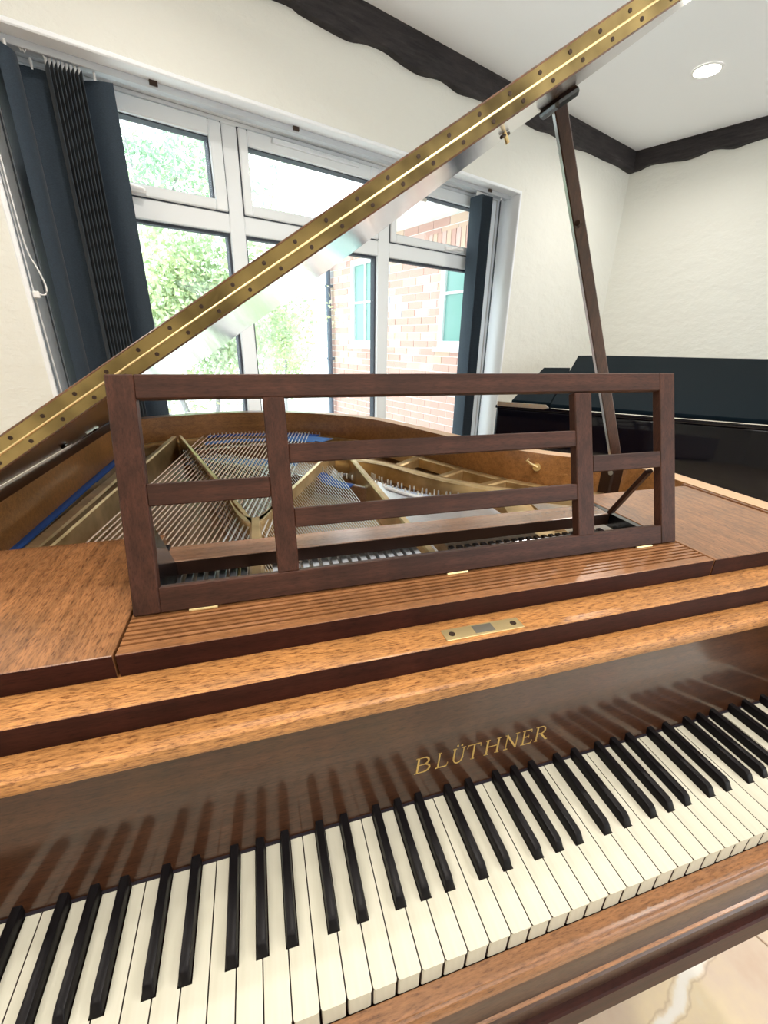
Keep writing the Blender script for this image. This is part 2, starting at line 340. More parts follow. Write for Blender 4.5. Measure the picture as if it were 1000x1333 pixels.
# ---- window
wd = thing('window_1', R((W0 + W1) / 2, .2, WB)); wd['kind'] = 'structure'
J = Join()
f0, f1 = .2, .265
J.box(W0 + .005, W0 + .075, f0, f1, WB, 1.495).box(W1 - .075, W1 - .005, f0, f1, WB, 1.495).box(W0 + .075, W1 - .075, f0, f1, 1.476, 1.497).box(W0 + .075, W1 - .075, f0, f1, WB, WB + .08)
J.box(-3.306, -3.23, f0, f1, WB + .08, 1.476).box(-2.398, -2.31, f0, f1, WB + .08, 1.476)
SEC = [(W0 + .075, -3.306), (-3.23, -2.398), (-2.31, W1 - .075)]
for a, b_ in SEC: J.box(a, b_, f0, f1, 1.037, 1.118)
fr = J.xf(R).mk('window_frame', UPVC, wd, bev=.004)
for a, b_ in SEC:
    # bead of the lower light
    z0, z1 = WB + .08, 1.037
    J = Join()
    J.box(a, a + .012, f0 + .022, f1, z0, z1).box(b_ - .012, b_, f0 + .022, f1, z0, z1).box(a + .012, b_ - .012, f0 + .022, f1, z1 - .012, z1).box(a + .012, b_ - .012, f0 + .022, f1, z0, z0 + .012)
    J.xf(R).mk('glazing_bead', GASKET, wd)
    Join().box(a + .012, b_ - .012, f0 + .04, f0 + .044, z0 + .012, z1 - .012).xf(R).mk('pane', CLEAR, wd)
    # upper casement
    z0, z1 = 1.122, 1.474
    J = Join(); g = .046; q0 = f0 - .012
    J.box(a + .003, a + g, q0, f1, z0, z1).box(b_ - g - .014, b_ - .003, q0, f1, z0, z1).box(a + g, b_ - g - .014, q0, f1, z1 - .062, z1).box(a + g, b_ - g - .014, q0, f1, z0, z0 + g)
    sash = J.xf(R).mk('sash', UPVC, wd, bev=.005)
    J = Join(); a2, b2, y0, y1 = a + g, b_ - g - .014, z0 + g, z1 - .062
    J.box(a2, a2 + .005, f0 + .01, f1, y0, y1).box(b2 - .005, b2, f0 + .01, f1, y0, y1).box(a2, b2, f0 + .01, f1, y1 - .005, y1).box(a2, b2, f0 + .01, f1, y0, y0 + .005)
    J.xf(R).mk('gasket', GASKET, sash)
    Join().box(a2 + .005, b2 - .005, f0 + .03, f0 + .034, y0 + .005, y1 - .005).xf(R).mk('pane', CLEAR, wd)
    J = Join(); e = .0035
    J.box(a - .001, a + .003, f0 - .002, f0 + .01, z0 - .003, z1 + .002).box(b_ - .003, b_ + .001, f0 - .002, f0 + .01, z0 - .003, z1 + .002).box(a, b_, f0 - .002, f0 + .01, z0 - .004, z0).box(a, b_, f0 - .002, f0 + .01, z1, z1 + .002)
    J.xf(R).mk('shadow_gap', GASKET, sash)
for sc_, hz in ((-3.75, 1.14), (-1.777, 1.142)):
    J = Join()
    J.add(*tube([R(sc_ - .075, f0 - .018, hz), R(sc_ + .075, f0 - .018, hz)], .012, 8))
    J.add(*tube([R(sc_ - .02, f0 - .018, hz), R(sc_ + .01, f0 - .05, hz + .004), R(sc_ + .06, f0 - .052, hz - .002)], .009, 8))
    J.mk('window_handle', WPLAS, wd, smooth=True)
J = Join(); J.box(-3.06, -2.55, f0 - .03, f0 - .012, 1.446, 1.466)
for i in range(5): J.box(-2.86 + i * .055, -2.82 + i * .055, f0 - .034, f0 - .03, 1.453, 1.459)
J.xf(R).mk('trickle_vent', UPVC, wd, bev=.003)
J = Join(); J.box(-2.08, -2.02, f0 + .0, f0 + .012, 1.378, 1.396).xf(R).mk('window_stay', NICKEL, wd)

# ---- vertical blind (two stacks of vanes on one head rail)
vb = thing('vertical_blind', R((W0 + W1) / 2, .1, WB), 'long navy vertical blind drawn open to both sides of the wide white window', 'blind')
J = Join(); J.box(W0 + .02, W1 - .02, .075, .125, 1.476, 1.494).box(W0 + .02, W1 - .02, .068, .075, 1.47, 1.494).xf(R)
J.mk('headrail', mat('grey_headrail', (0.55, 0.58, 0.62), 0.35, 0.3), vb, bev=.002)
for s in (-3.62, -3.0, -2.35, -1.6): Join().box(s, s + .03, .06, .068, 1.478, 1.494).xf(R).mk('rail_clip', SCREW, vb)
def vane(s, t, ang, curve=0.0, wdt=.089, top=1.449, bot=-.41, label=None):
    ca, sa = math.cos(ang), math.sin(ang); n = 8; v = []
    for z in (bot, top):
        for k in range(n + 1):
            u = (k / n - .5) * wdt; h = curve * (1 - (2 * k / n - 1) ** 2)
            v.append(R(s + ca * u - sa * h, t + sa * u + ca * h, z))
        for k in range(n, -1, -1):
            u = (k / n - .5) * wdt; h = curve * (1 - (2 * k / n - 1) ** 2) + .0012
            v.append(R(s + ca * u - sa * h, t + sa * u + ca * h, z))
    m_ = 2 * (n + 1)
    f = [(k, (k + 1) % m_, m_ + (k + 1) % m_, m_ + k) for k in range(m_)]
    for b0 in (0, m_):
        for k in range(n): f.append((b0 + k, b0 + k + 1, b0 + m_ - 2 - k, b0 + m_ - 1 - k))
    o = mk('vane', v, f, BLIND, vb, smooth=True, label=label)
    Join().add(*tube([R(s, t, top - .006), R(s, t - .004, top + .026)], .0048, 6)).mk('vane_hook', WPLAS, vb)
    return o
R90 = math.pi / 2
vane(-3.806, .105, -.55, -.008, .128, label='broad navy vane facing the room at the open edge')
for i in range(9): vane(-3.955 + i * .0125, .10, R90 + .05, .004, .11)
vane(-4.000, .140, -.10, -.003, .10, label='weathered grey-blue vane seen flat on')
vane(-4.068, .060, 1.05, -.020, .11, label='curled vane catching daylight on its rounded face')
vane(-4.103, .10, 1.2, .008, .11)
vane(-4.128, .12, R90, .004, .10)
for i in range(9): vane(-1.672 + i * .0125, .10, R90 - .03 * math.sin(i), .005, .11)
vane(-1.515, .110, .86, .004, .09); vane(-1.450, .085, .82, .004, .08)
# spacer clips: white zig of the carrier links over the left stack
J = Join()
for a, b_ in ((-4.12, -4.03), (-4.02, -3.965)):
    J.add(*tube([R(a, .08, 1.474), R(a + .004, .07, 1.458), R(a + .01, .08, 1.474), R(b_, .08, 1.476), R(b_ + .006, .08, 1.466)], .003, 5))
J.mk('carrier_link', WPLAS, vb)
pts = [R(-4.165, .03, 1.46), R(-4.16, .03, 1.1), R(-4.155, .03, .86), R(-4.135, .028, .78), R(-4.122, .026, .72), R(-4.13, .025, .69), R(-4.15, .025, .69)]
J = Join().add(*tube(spline(pts, 4), .0028, 6)); J.add(*tube([R(-4.17, .045, 1.46), R(-4.166, .045, .7), R(-4.16, .04, .3), R(-4.16, .04, -.3)], .0028, 6))
J.mk('cord', WPLAS, vb, smooth=True)
Join().box(-4.172, -4.148, .012, .03, .675, .70).xf(R).mk('cord_cleat', WPLAS, vb, bev=.003)

# ---- recessed downlights
def downlight(x, y, label):
    t = thing('recessed_downlight', (x, y, CZ), label, 'lamp', 'recessed ceiling downlights')
    n = 24; v = []; f = []
    prof = [(.078, CZ - .0005), (.076, CZ - .006), (.066, CZ - .007), (.062, CZ - .002)]
    for r, z in prof:
        for k in range(n): a = 2 * math.pi * k / n; v.append((x + r * math.cos(a), y + r * math.sin(a), z))
    for j in range(len(prof) - 1):
        for k in range(n): f.append((j * n + k, j * n + (k + 1) % n, (j + 1) * n + (k + 1) % n, (j + 1) * n + k))
    mk('trim_ring', v, f, WPLAS, t, smooth=True)
    v = [(x + .062 * math.cos(2 * math.pi * k / n), y + .062 * math.sin(2 * math.pi * k / n), CZ - .002) for k in range(n)]
    mk('lens', v + [(a, b_, c + .0015) for a, b_, c in v], [tuple(range(n)), tuple(range(2 * n - 1, n - 1, -1))] + [(k, (k + 1) % n, n + (k + 1) % n, n + k) for k in range(n)], LAMP, t)
    ld = bpy.data.lights.new('downlight_lamp', 'AREA'); ld.shape = 'DISK'; ld.size = .085; ld.energy = DOWNLIGHT_W; ld.color = (1.0, .94, .86); ld.spread = math.radians(150)
    lo = bpy.data.objects.new('downlight_lamp', ld); COL.objects.link(lo); lo.parent = t; lo.location = (0, 0, -.009)
DL = [(2.375, 2.33)]
downlight(2.375, 2.33, 'lit round downlight in the white ceiling near the corner, at the upper right')
for s_, t_, lb in ((-3.7, -.9, 'over the tail of the walnut piano'), (-5.2, -1.2, 'over the left end of the window wall'), (-2.3, -2.0, 'over the gap between the two pianos'), (-3.8, -2.25, 'right above the keyboard'), (-5.2, -2.6, 'above the bass end of the walnut piano'), (-2.2, -3.3, 'behind and right of the player'), (-3.9, -3.6, 'above the player')):
    p = R(s_, t_, 0); downlight(p[0], p[1], 'lit round ceiling downlight ' + lb)
# ================================================================== OUTSIDE
struct(mk('ground', [R(-14, .36, -.95), R(8, .36, -.95), R(8, 20, -.95), R(-14, 20, -.95), R(-14, .36, -.86), R(8, .36, -.86), R(8, 20, -.86), R(-14, 20, -.86)], BF, GROUND))
SW = -1.0
wing = thing('brick_building', R(SW + .3, 1.8, -.86), 'pale brick house wing with white framed windows seen through the right of the window', 'building')
WINS = [(2.16, 2.76, .50, 1.45), (.42, 1.12, .50, 1.27)]
def in_win(t0, t1, z0, z1, pad=.0): return any(t1 > a - pad and t0 < b_ + pad and z1 > c - pad and z0 < d + pad for a, b_, c, d in WINS)
J = Join()
ts = sorted({.37, 3.3, *[x for q in WINS for x in q[:2]]})
for a, b_ in zip(ts[:-1], ts[1:]):
    hit = [q for q in WINS if q[0] <= a + 1e-6 and q[1] >= b_ - 1e-6]
    if hit: q = hit[0]; J.box(SW + .006, SW + .25, a, b_, -.86, q[2]).box(SW + .006, SW + .25, a, b_, q[3], 1.62)
    else: J.box(SW + .006, SW + .25, a, b_, -.86, 1.62)
J.box(SW + .25, 4, 3.05, 3.3, -.86, 1.62)
J.xf(R).mk('wall', MORTAR, wing)
cnt = 0; rest = Join()
meshes = {}
z = 1.545; row = 0
brick_objs = []
while z > -.86:
    off = (row % 2) * .1125; t = .38 - off
    while t < 3.29:
        a, b_ = max(t, .38), min(t + .215, 3.29)
        segs = [(a, b_)]
        for q in WINS:
            if z + .065 > q[2] and z < q[3]:
                ns = []
                for x, y in segs:
                    if y <= q[0] or x >= q[1]: ns.append((x, y)); continue
                    if x < q[0] - .02: ns.append((x, q[0] - .004))
                    if y > q[1] + .02: ns.append((q[1] + .004, y))
                segs = ns
        for x, y in segs:
            if y - x < .02: continue
            if z > .2 and cnt < 290:
                mi = random.choices(range(4), (5, 4, 4, 1))[0]; cnt += 1
                d = random.uniform(-.001, .004)
                mk('brick', [R(*p) for p in boxv(SW - d, SW + .02, x, y, z, z + .065)], BF, BRICKS[mi], wing)
            else: rest.box(SW, SW + .02, x, y, z, z + .065)
        t += .225
    z -= .075; row += 1
tag(rest.xf(R).mk('brick_courses', BRICKS[0], wing), kind='stuff')
for i in range(16):   # soldier course over the near window
    mk('soldier_brick', [R(*p) for p in boxv(SW - .008, SW, .40 + i * .062, .452 + i * .062, 1.30 + .0, 1.50)], BF, BRICKS[i % 3], wing)
for i in range(10):
    mk('soldier_brick', [R(*p) for p in boxv(SW - .008, SW, 2.15 + i * .062, 2.202 + i * .062, 1.46, 1.53)], BF, BRICKS[i % 3], wing)
for a, b_, c, d in WINS:
    J = Join(); k = .06
    J.box(SW - .01, SW + .05, a, a + k, c, d).box(SW - .01, SW + .05, b_ - k, b_, c, d).box(SW - .01, SW + .05, a + k, b_ - k, d - k, d).box(SW - .01, SW + .05, a + k, b_ - k, c, c + k)
    m_ = (a + b_) / 2; zm = .985
    J.box(SW + .0, SW + .04, m_ - .014, m_ + .014, c + k, d - k).box(SW + .0, SW + .04, a + k, b_ - k, zm - .012, zm + .012)
    wf = J.xf(R).mk('window_frame', WHITEP, wing, bev=.003)
    for (x0, x1) in ((a + k, m_ - .014), (m_ + .014, b_ - k)):
        for (y0, y1) in ((c + k, zm - .012), (zm + .012, d - k)):
            Join().box(SW + .018, SW + .03, x0, x1, y0, y1).xf(R).mk('window_pane', GREENGL, wf)
    Join().box(SW - .05, SW + .03, a - .03, b_ + .03, c - .04, c).xf(R).mk('window_sill', WHITEP, wing, bev=.003)
Join().box(SW - .38, SW + .1, .36, 3.55, 1.62, 1.66).xf(R).mk('soffit', WHITEP, wing)
Join().box(SW - .40, SW - .38, .36, 3.55, 1.60, 1.80).xf(R).mk('fascia_board', WHITEP, wing)
mk('roof', [R(SW - .42, .36, 1.80), R(SW - .42, 3.6, 1.80), R(SW + 3, 3.6, 3.2), R(SW + 3, .36, 3.2), R(SW - .42, .36, 1.86), R(SW - .42, 3.6, 1.86), R(SW + 3, 3.6, 3.28), R(SW + 3, .36, 3.28)], BF, mat('slate_roof', (.3, .31, .33), .7), wing)
J = Join().add(*tube([R(SW - .06, 3.24, -.86), R(SW - .06, 3.24, 1.62)], .034, 10)).mk('downpipe', PIPE, wing, smooth=True)
for z in (.3, 1.2): Join().box(SW - .1, SW, 3.21, 3.27, z, z + .03).xf(R).mk('pipe_bracket', PIPE, wing)
# foliage: leaf masses
def leaves(name, c, rad, n, size, m, parent, seed):
    rnd = random.Random(seed); v = []; f = []
    # clustered leaves
    cl = [(rnd.gauss(0, .45), rnd.gauss(0, .45), rnd.gauss(0, .45)) for _ in range(max(6, n // 60))]
    for i in range(n):
        q = cl[rnd.randrange(len(cl))]
        p = Vector((c[0] + rad[0] * (q[0] + rnd.gauss(0, .13)), c[1] + rad[1] * (q[1] + rnd.gauss(0, .13)), c[2] + rad[2] * (q[2] + rnd.gauss(0, .13))))
        d = Vector((rnd.gauss(0, 1), rnd.gauss(0, 1), rnd.gauss(0, 1))).normalized(); e = d.cross(Vector((rnd.gauss(0, 1), rnd.gauss(0, 1), rnd.gauss(0, 1)))).normalized()
        s = size * rnd.uniform(.6, 1.3); k = len(v)
        v += [tuple(p - d * s), tuple(p + e * s * .5), tuple(p + d * s), tuple(p - e * s * .5)]
        f.append((k, k + 1, k + 2, k + 3))
    o = mk(name, v, f, m, parent); o['kind'] = 'stuff'; return o
def plant(name, cat, label, s, t, z, rad, n, m, seed, stems, group=None):
    root = thing(name, R(s, t, -.86), label, cat, group)
    c = R(s, t, z)
    leaves('foliage', c, rad, int(n * 1.5), .030, m[0], root, seed); leaves('young_foliage', c, rad, n, .028, m[1], root, seed + 1)
    for k, st in enumerate(stems):
        mk('stem', *tube(spline([R(s + a, t, b_) for a, b_ in st], 4), .035 if len(stems) < 3 else .02, 7, .012), BARK, root, smooth=True)
plant('ivy_clad_tree', 'tree', 'slender tree with ivied trunk outside the upper left casement', -2.4, 4.8, 2.5, (.85, .6, .7), 2600, (LEAF3, LEAF), 11,
      [[(-.55, -.86), (-.52, .6), (-.45, 1.8), (-.6, 3.4)], [(-.45, 1.5), (-.2, 2.1), (.05, 2.6), (.1, 3.2)], [(-.5, 2.2), (-.8, 2.5), (-1.0, 3.0)]])
plant('garden_shrub', 'shrub', 'light green leafy shrub filling the lower left pane', -3.0, 2.3, .75, (.85, .4, .75), 5200, (LEAF, LEAF2), 21, [[(0, -.86), (.1, 0), (.2, .8)], [(0, -.86), (-.3, .2), (-.4, .9)]])
plant('garden_shrub', 'shrub', 'yellow green bush behind the middle pane, under the raised lid', -.3, 7.0, .7, (1.1, .5, 1.0), 4200, (LEAF2, LEAF), 31, [[(0, -.86), (.1, 0), (.1, .7)], [(0, -.86), (-.3, .1), (-.3, .8)]])
plant('garden_shrub', 'shrub', 'small loose bush just left of the grey downpipe', -1.28, 4.4, .55, (.40, .3, .7), 1500, (LEAF, LEAF2), 41, [[(0, -.86), (.05, 0), (.1, .9)]])
plant('garden_tree', 'tree', 'airy pale tree behind the shrubs, seen in the upper middle casement', 0.5, 8.8, 3.5, (1.2, .7, 1.0), 2600, (LEAF2, LEAF), 51, [[(0, -.86), (.1, 1), (0, 2.6), (.2, 4)]])
plant('garden_tree', 'tree', 'broad leafy tree far behind the shrub at the left', -2.3, 11.0, 3.0, (1.8, .8, 1.7), 5200, (LEAF, LEAF2), 61, [[(0, -.86), (-.1, 1), (.1, 2.4), (0, 3.8)]])

# ================================================================== WALNUT GRAND PIANO
P = thing('grand_piano', (0, .85, FZ), 'open walnut grand piano with a gold-lettered fallboard and latticed music desk', 'piano')
RT = .245           # rim top
inner = [(-.722, -.09), (-.722, .4), (-.722, 1.0), (-.722, 1.5), (-.705, 1.62), (-.64, 1.685), (-.5, 1.735), (-.35, 1.768), (-.21, 1.757), (-.07, 1.722), (.09, 1.62), (.205, 1.50), (.29, 1.33), (.395, 1.065), (.47, .93), (.56, .82), (.64, .755), (.69, .70), (.705, .64), (.705, .4), (.705, -.09)]
def offset(pts, d):
    out = []
    for i, p in enumerate(pts):
        a = Vector(pts[max(i - 1, 0)]); b_ = Vector(pts[min(i + 1, len(pts) - 1)]); t = (b_ - a).normalized(); n = Vector((-t.y, t.x)); out.append((p[0] + n.x * d, p[1] + n.y * d))
    return out
inn = [tuple(p[:2]) for p in spline([(a, b_, 0) for a, b_ in inner], 5)]
outer = offset(inn, .048)
n = len(inn); v = []
for (a, b_), (c, d) in zip(inn, outer): v += [(a, b_, -.10), (a, b_, RT), (c, d, RT), (c, d, -.10)]
f = []
for i in range(n - 1):
    for k in range(4): f.append((i * 4 + k, i * 4 + (k + 1) % 4, i * 4 + 4 + (k + 1) % 4, i * 4 + 4 + k))
f += [(0, 1, 2, 3), tuple((n - 1) * 4 + k for k in (3, 2, 1, 0))]
rim = mk('rim', v, f, [W['y'], W['rimin'], RIM_SHEEN], P, smooth=True, angle=50)
for p in rim.data.polygons:
    if p.index < (n - 1) * 4:
        k = p.index % 4
        if k == 0: p.material_index = 1
        if k == 1 and rim.location.x + p.center.x > .0: p.material_index = 2  # right half of the rim top gets the painted sheen
        if k == 1 and p.center.x < -.65: p.material_index = 0
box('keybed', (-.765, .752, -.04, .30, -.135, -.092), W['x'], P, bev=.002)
mk('case_bottom', *prism([(p[0] * .985, p[1] * .985 + .01) for p in inn if p[1] > .25], lambda u, v_, w_: (u, v_, w_), -.12, -.095), DARKWD, P)
# keyslip: moulded section
prof = [(0,-.0315),(-.0150,-.0315),(-.0157,-.0322),(-.0150,-.0350),(-.0172,-.0362),(-.0195,-.0395),(-.0206,-.044),(-.0204,-.047),(-.0213,-.055),(-.0232,-.064),(-.0260,-.0702),(-.0284,-.0708),(-.0288,-.0722),(-.0280,-.0752),(-.0302,-.0772),(-.0322,-.090),(-.0322,-.134),(0.0,-.134)]
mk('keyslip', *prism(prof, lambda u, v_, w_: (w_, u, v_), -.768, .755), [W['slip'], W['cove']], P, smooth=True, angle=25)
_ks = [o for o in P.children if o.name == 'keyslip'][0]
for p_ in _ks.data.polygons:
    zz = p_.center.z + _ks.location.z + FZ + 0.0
    if -.068 < (p_.center.z + _ks.location.z + P.location.z - Z0) < -.048 or (p_.center.z + _ks.location.z + P.location.z - Z0) < -.0758: p_.material_index = 1  # cove and lower faces get the shade-darkened wood
for s in (-1, 1):
    x0, x1 = sorted((s * .614, s * .705))
    mk('key_block', *prism([(-.002, -.09), (-.002, .012), (.01, .03), (.10, .034), (.143, .034), (.143, -.09)], lambda u, v_, w_: (w_, u, v_), x0, x1), W['y'], P, bev=.002)
# legs
for x, y in ((-.66, .34), (.60, .36), (-.25, 1.5)):
    v = []; f = []
    pr = [(.065, -.12), (.065, -.18), (.05, -.2), (.058, -.26), (.036, -.66), (.042, -.68), (.03, -.70), (.03, -.735)]
    for r, z in pr:
        for k in range(8): a = math.pi / 4 * k + math.pi / 8; v.append((x + r * math.cos(a), y + r * math.sin(a), z))
    for j in range(len(pr) - 1):
        for k in range(8): f.append((j * 8 + k, j * 8 + (k + 1) % 8, j * 8 + 8 + (k + 1) % 8, j * 8 + 8 + k))
    f += [tuple(range(8)), tuple((len(pr) - 1) * 8 + k for k in range(8))]
    mk('leg', v, f, W['y'], P)
# fallboard
def fb(h): return .1465 + .190 * h
mk('fallboard', *prism([(fb(.0), .0), (fb(.06), .06), (fb(.10), .10), (fb(.150), .150), (fb(.150), .1665), (.1455, .1665), (.1448, .168), (.1441, .1745), (.1444, .181), (.1462, .1827), (.1720, .1827), (.19, .1827), (.19, 0.0)], lambda u, v_, w_: (w_, u, v_), -.702, .703), W['fall'], P, smooth=True, angle=25)
mk('fallboard_cap', *prism([(.1430, .1672), (.1422, .1745), (.1432, .1815), (.146, .1842), (.1718, .1842), (.1718, .1672)], lambda u, v_, w_: (w_, u, v_), -.702, .703), W['band'], P, smooth=True, angle=35)
box('front_rail', (-.703, .7035, .1720, .2600, .1842, .2149), W['band'], P, bev=.0012)
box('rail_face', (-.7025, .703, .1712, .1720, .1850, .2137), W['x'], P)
box('felt_strip', (-.612, .612, .1440, .1485, -.004, .0015), RFELT, P)
# gold inlaid serif capitals on the fallboard
def stroke(a, b_, w0, w1=None):
    w1 = w0 if w1 is None else w1
    dx, dy = b_[0] - a[0], b_[1] - a[1]; L_ = math.hypot(dx, dy); nx, ny = -dy / L_, dx / L_
    return [(a[0] + nx * w0 / 2, a[1] + ny * w0 / 2), (b_[0] + nx * w1 / 2, b_[1] + ny * w1 / 2), (b_[0] - nx * w1 / 2, b_[1] - ny * w1 / 2), (a[0] - nx * w0 / 2, a[1] - ny * w0 / 2)]
TK, TN = .105, .05
def arc(cx, cy, rx_, ry_, a0, a1, w0, w1, n=10):
    out = []
    for k in range(n):
        t0 = math.radians(a0 + (a1 - a0) * k / n); t1 = math.radians(a0 + (a1 - a0) * (k + 1) / n)
        ww = lambda q: w0 + (w1 - w0) * math.sin(math.pi * q)
        out.append(stroke((cx + rx_ * math.cos(t0), cy + ry_ * math.sin(t0)), (cx + rx_ * math.cos(t1), cy + ry_ * math.sin(t1)), ww(k / n), ww((k + 1) / n)))
    return out
def ser(x, y, hw=.13): return [stroke((x - hw, y), (x + hw, y), .035)]
def glyph(c):
    if c == 'B': return [stroke((.15, 0), (.15, 1), TK)] + ser(.10, .017, .1) + ser(.1, .983, .1) + [stroke((.15, .983), (.45, .983), .035), stroke((.15, .52), (.5, .52), .035), stroke((.15, .017), (.5, .017), .035)] + arc(.45, .752, .28, .232, 90, -90, .035, TK) + arc(.5, .268, .34, .252, 90, -90, .035, TK)
    if c == 'L': return [stroke((.2, 0), (.2, 1), TK)] + ser(.2, .983) + ser(.15, .017, .12) + [stroke((.2, .017), (.85, .017), .035), stroke((.85, 0), (.93, .25), .04)]
    if c == 'U': return [stroke((.2, .38), (.2, 1), TK), stroke((.84, .38), (.84, 1), TN)] + ser(.2, .983) + ser(.84, .983) + arc(.52, .38, .32, .37, 180, 360, TK, TN) + [stroke((.36, 1.13), (.36, 1.23), .11), stroke((.66, 1.13), (.66, 1.23), .11)]
    if c == 'T': return [stroke((.5, 0), (.5, 1), TK), stroke((.03, .983), (.97, .983), .035), stroke((.03, .78), (.06, 1), .04), stroke((.97, .78), (.94, 1), .04)] + ser(.5, .017)
    if c == 'H': return [stroke((.17, 0), (.17, 1), TK), stroke((.83, 0), (.83, 1), TK), stroke((.17, .52), (.83, .52), .035)] + ser(.17, .017) + ser(.83, .017) + ser(.17, .983) + ser(.83, .983)
    if c == 'N': return [stroke((.17, 0), (.17, 1), TN), stroke((.83, 0), (.83, 1), TN), stroke((.15, .99), (.83, .02), TK)] + ser(.17, .017) + ser(.13, .983, .1) + ser(.83, .983)
    if c == 'E': return [stroke((.18, 0), (.18, 1), TK)] + ser(.12, .017, .1) + ser(.12, .983, .1) + [stroke((.18, .983), (.82, .983), .035), stroke((.18, .52), (.62, .52), .035), stroke((.18, .017), (.88, .017), .035), stroke((.82, .8), (.80, 1), .04), stroke((.62, .42), (.62, .62), .035), stroke((.88, 0), (.94, .22), .04)]
    if c == 'R': return [stroke((.15, 0), (.15, 1), TK)] + ser(.15, .017, .12) + ser(.1, .983, .1) + [stroke((.15, .983), (.45, .983), .035), stroke((.15, .5), (.45, .5), .035)] + arc(.45, .742, .26, .242, 90, -90, .035, TK) + [stroke((.42, .5), (.88, .03), TK)] + ser(.92, .017, .08)
    return []
LET = [('B', -.0935, -.0700), ('L', -.0655, -.0475), ('U', -.0450, -.0255), ('T', -.0235, -.0035), ('H', .0020, .0260), ('N', .0310, .0540), ('E', .0575, .0755), ('R', .0785, .0995)]
fbo = [o for o in P.children if o.name.startswith('fallboard') and 'cap' not in o.name][0]
J = Join()
for c, x0, x1 in LET:
    for q in glyph(c):
        pts2 = []
        for (u, h) in q:
            z = .0395 + h * .0205; x = x0 + (x1 - x0) * u + (h - .0) * .004 - .001
            pts2.append((x, z))
        v_ = [(x, fb(z) - .0006, z) for x, z in pts2] + [(x, fb(z) + .0004, z) for x, z in pts2]
        J.add(v_, BF)
GILT = mat('gilt_inlay', (0.62, 0.42, 0.14), 0.35, 0.6); nodes(GILT)[2].inputs['Emission Strength'].default_value = 0
J.mk('lettering', GILT, fbo, label='gold serif capitals inlaid in the fallboard')
# lock plate
pl = box('lock_plate', (-.0525, .0515, .1782, .1980, .2149, .2162), BRASS2, P, bev=.0004, label='brass lock plate with two screws')
box('lock_slot', (-.013, .013, .1815, .1955, .2160, .2165), mat('grey_lock_metal', (.32, .30, .25), .4, .8), pl)
for x in (-.042, .041):
    v = [(x + .004 * math.cos(a * math.pi / 5), .188 + .004 * math.sin(a * math.pi / 5), z) for z in (.2160, .2167) for a in range(10)]
    mk('screw', v, [tuple(range(10)), tuple(range(10, 20))] + [(k, (k + 1) % 10, 10 + (k + 1) % 10, 10 + k) for k in range(10)], SCREW, pl)

# ---- keys
PW = .0235; LB = .1458; YB = .0478
# sharps: offsets of each black key centre from the boundary it sits over
OFF = {1: -.0030, 2: .0030, 4: -.0040, 5: 0.0, 6: .0040}     # boundary after C, D, F, G, A
SHW = .0054
white_me = {}; black_me = None
firstw = {}
for k in range(-23, 29):        # white key k spans k*PW .. (k+1)*PW ; boundary 0 is E|F in the middle
    note = (k + 3) % 7          # 0=C 1=D 2=E 3=F 4=G 5=A 6=B
    left_b = {1: 1, 2: 2, 4: 4, 5: 5, 6: 6}.get(note)          # black key on its left boundary
    right_b = {0: 1, 1: 2, 3: 4, 4: 5, 5: 6}.get(note)
    if k == -23: left_b = None     # lowest A
    if k == 28: right_b = None
    lx, rx_ = .00062, PW - .00062
    tl = lx if left_b is None else OFF[left_b] + SHW + .0008
    tr = rx_ if right_b is None else PW + OFF[right_b] - SHW - .0008
    key = (left_b, right_b)
    if key not in white_me:
        c = .0022
        def outl(y0, ins=0):
            pts = [(lx + c, y0), (rx_ - c, y0), (rx_ - c * .3, y0 + c * .3), (rx_, y0 + c)]
            pts += [(rx_, YB), (tr, YB)] if right_b else []
            pts += [(tr, LB), (tl, LB)]
            pts += [(tl, YB), (lx, YB)] if left_b else []
            pts += [(lx, y0 + c), (lx + c * .3, y0 + c * .3)]
            return pts
        v1, f1_ = prism(outl(-.0012), lambda u, v_, w_: (u + k * PW, v_, w_), -.0022, 0.0)
        v2, f2_ = prism(outl(.0006), lambda u, v_, w_: (u + k * PW, v_, w_), -.0310, -.0022)
        o = Join().add(v1, f1_).add(v2, f2_).mk('white_key', [IVORY, KEYWD], P)
        for p_ in o.data.polygons:
            if abs(p_.normal.x) > .6: p_.material_index = 1
        white_me[key] = (o, k)
    else:
        o0, k0 = white_me[key]; clone(o0, (k - k0) * PW)
bk = None
for k in range(-23, 29):
    note = (k + 3) % 7
    b_ = {0: 1, 1: 2, 3: 4, 4: 5, 5: 6}.get(note)
    if b_ is None or k == 28: continue
    cx = (k + 1) * PW + OFF[b_]
    if bk is None:
        w0, w1 = SHW, .0043
        v = [(cx - w0, YB, 0), (cx + w0, YB, 0), (cx + w0, .150, 0), (cx - w0, .150, 0),
             (cx - w1, YB + .0055, .0095), (cx + w1, YB + .0055, .0095), (cx + w1, YB + .010, .0118), (cx + w1, .150, .0122), (cx - w1, .150, .0122), (cx - w1, YB + .010, .0118)]
        f = [(0, 3, 2, 1), (0, 1, 5, 4), (4, 5, 6, 9), (9, 6, 7, 8), (0, 4, 9, 8, 3), (1, 2, 7, 6, 5), (2, 3, 8, 7)]
        bk = mk('black_key', v, f, EBONY, P, bev=.0011, seg=2, smooth=True, angle=40); bk0 = cx
    else: clone(bk, cx - bk0)

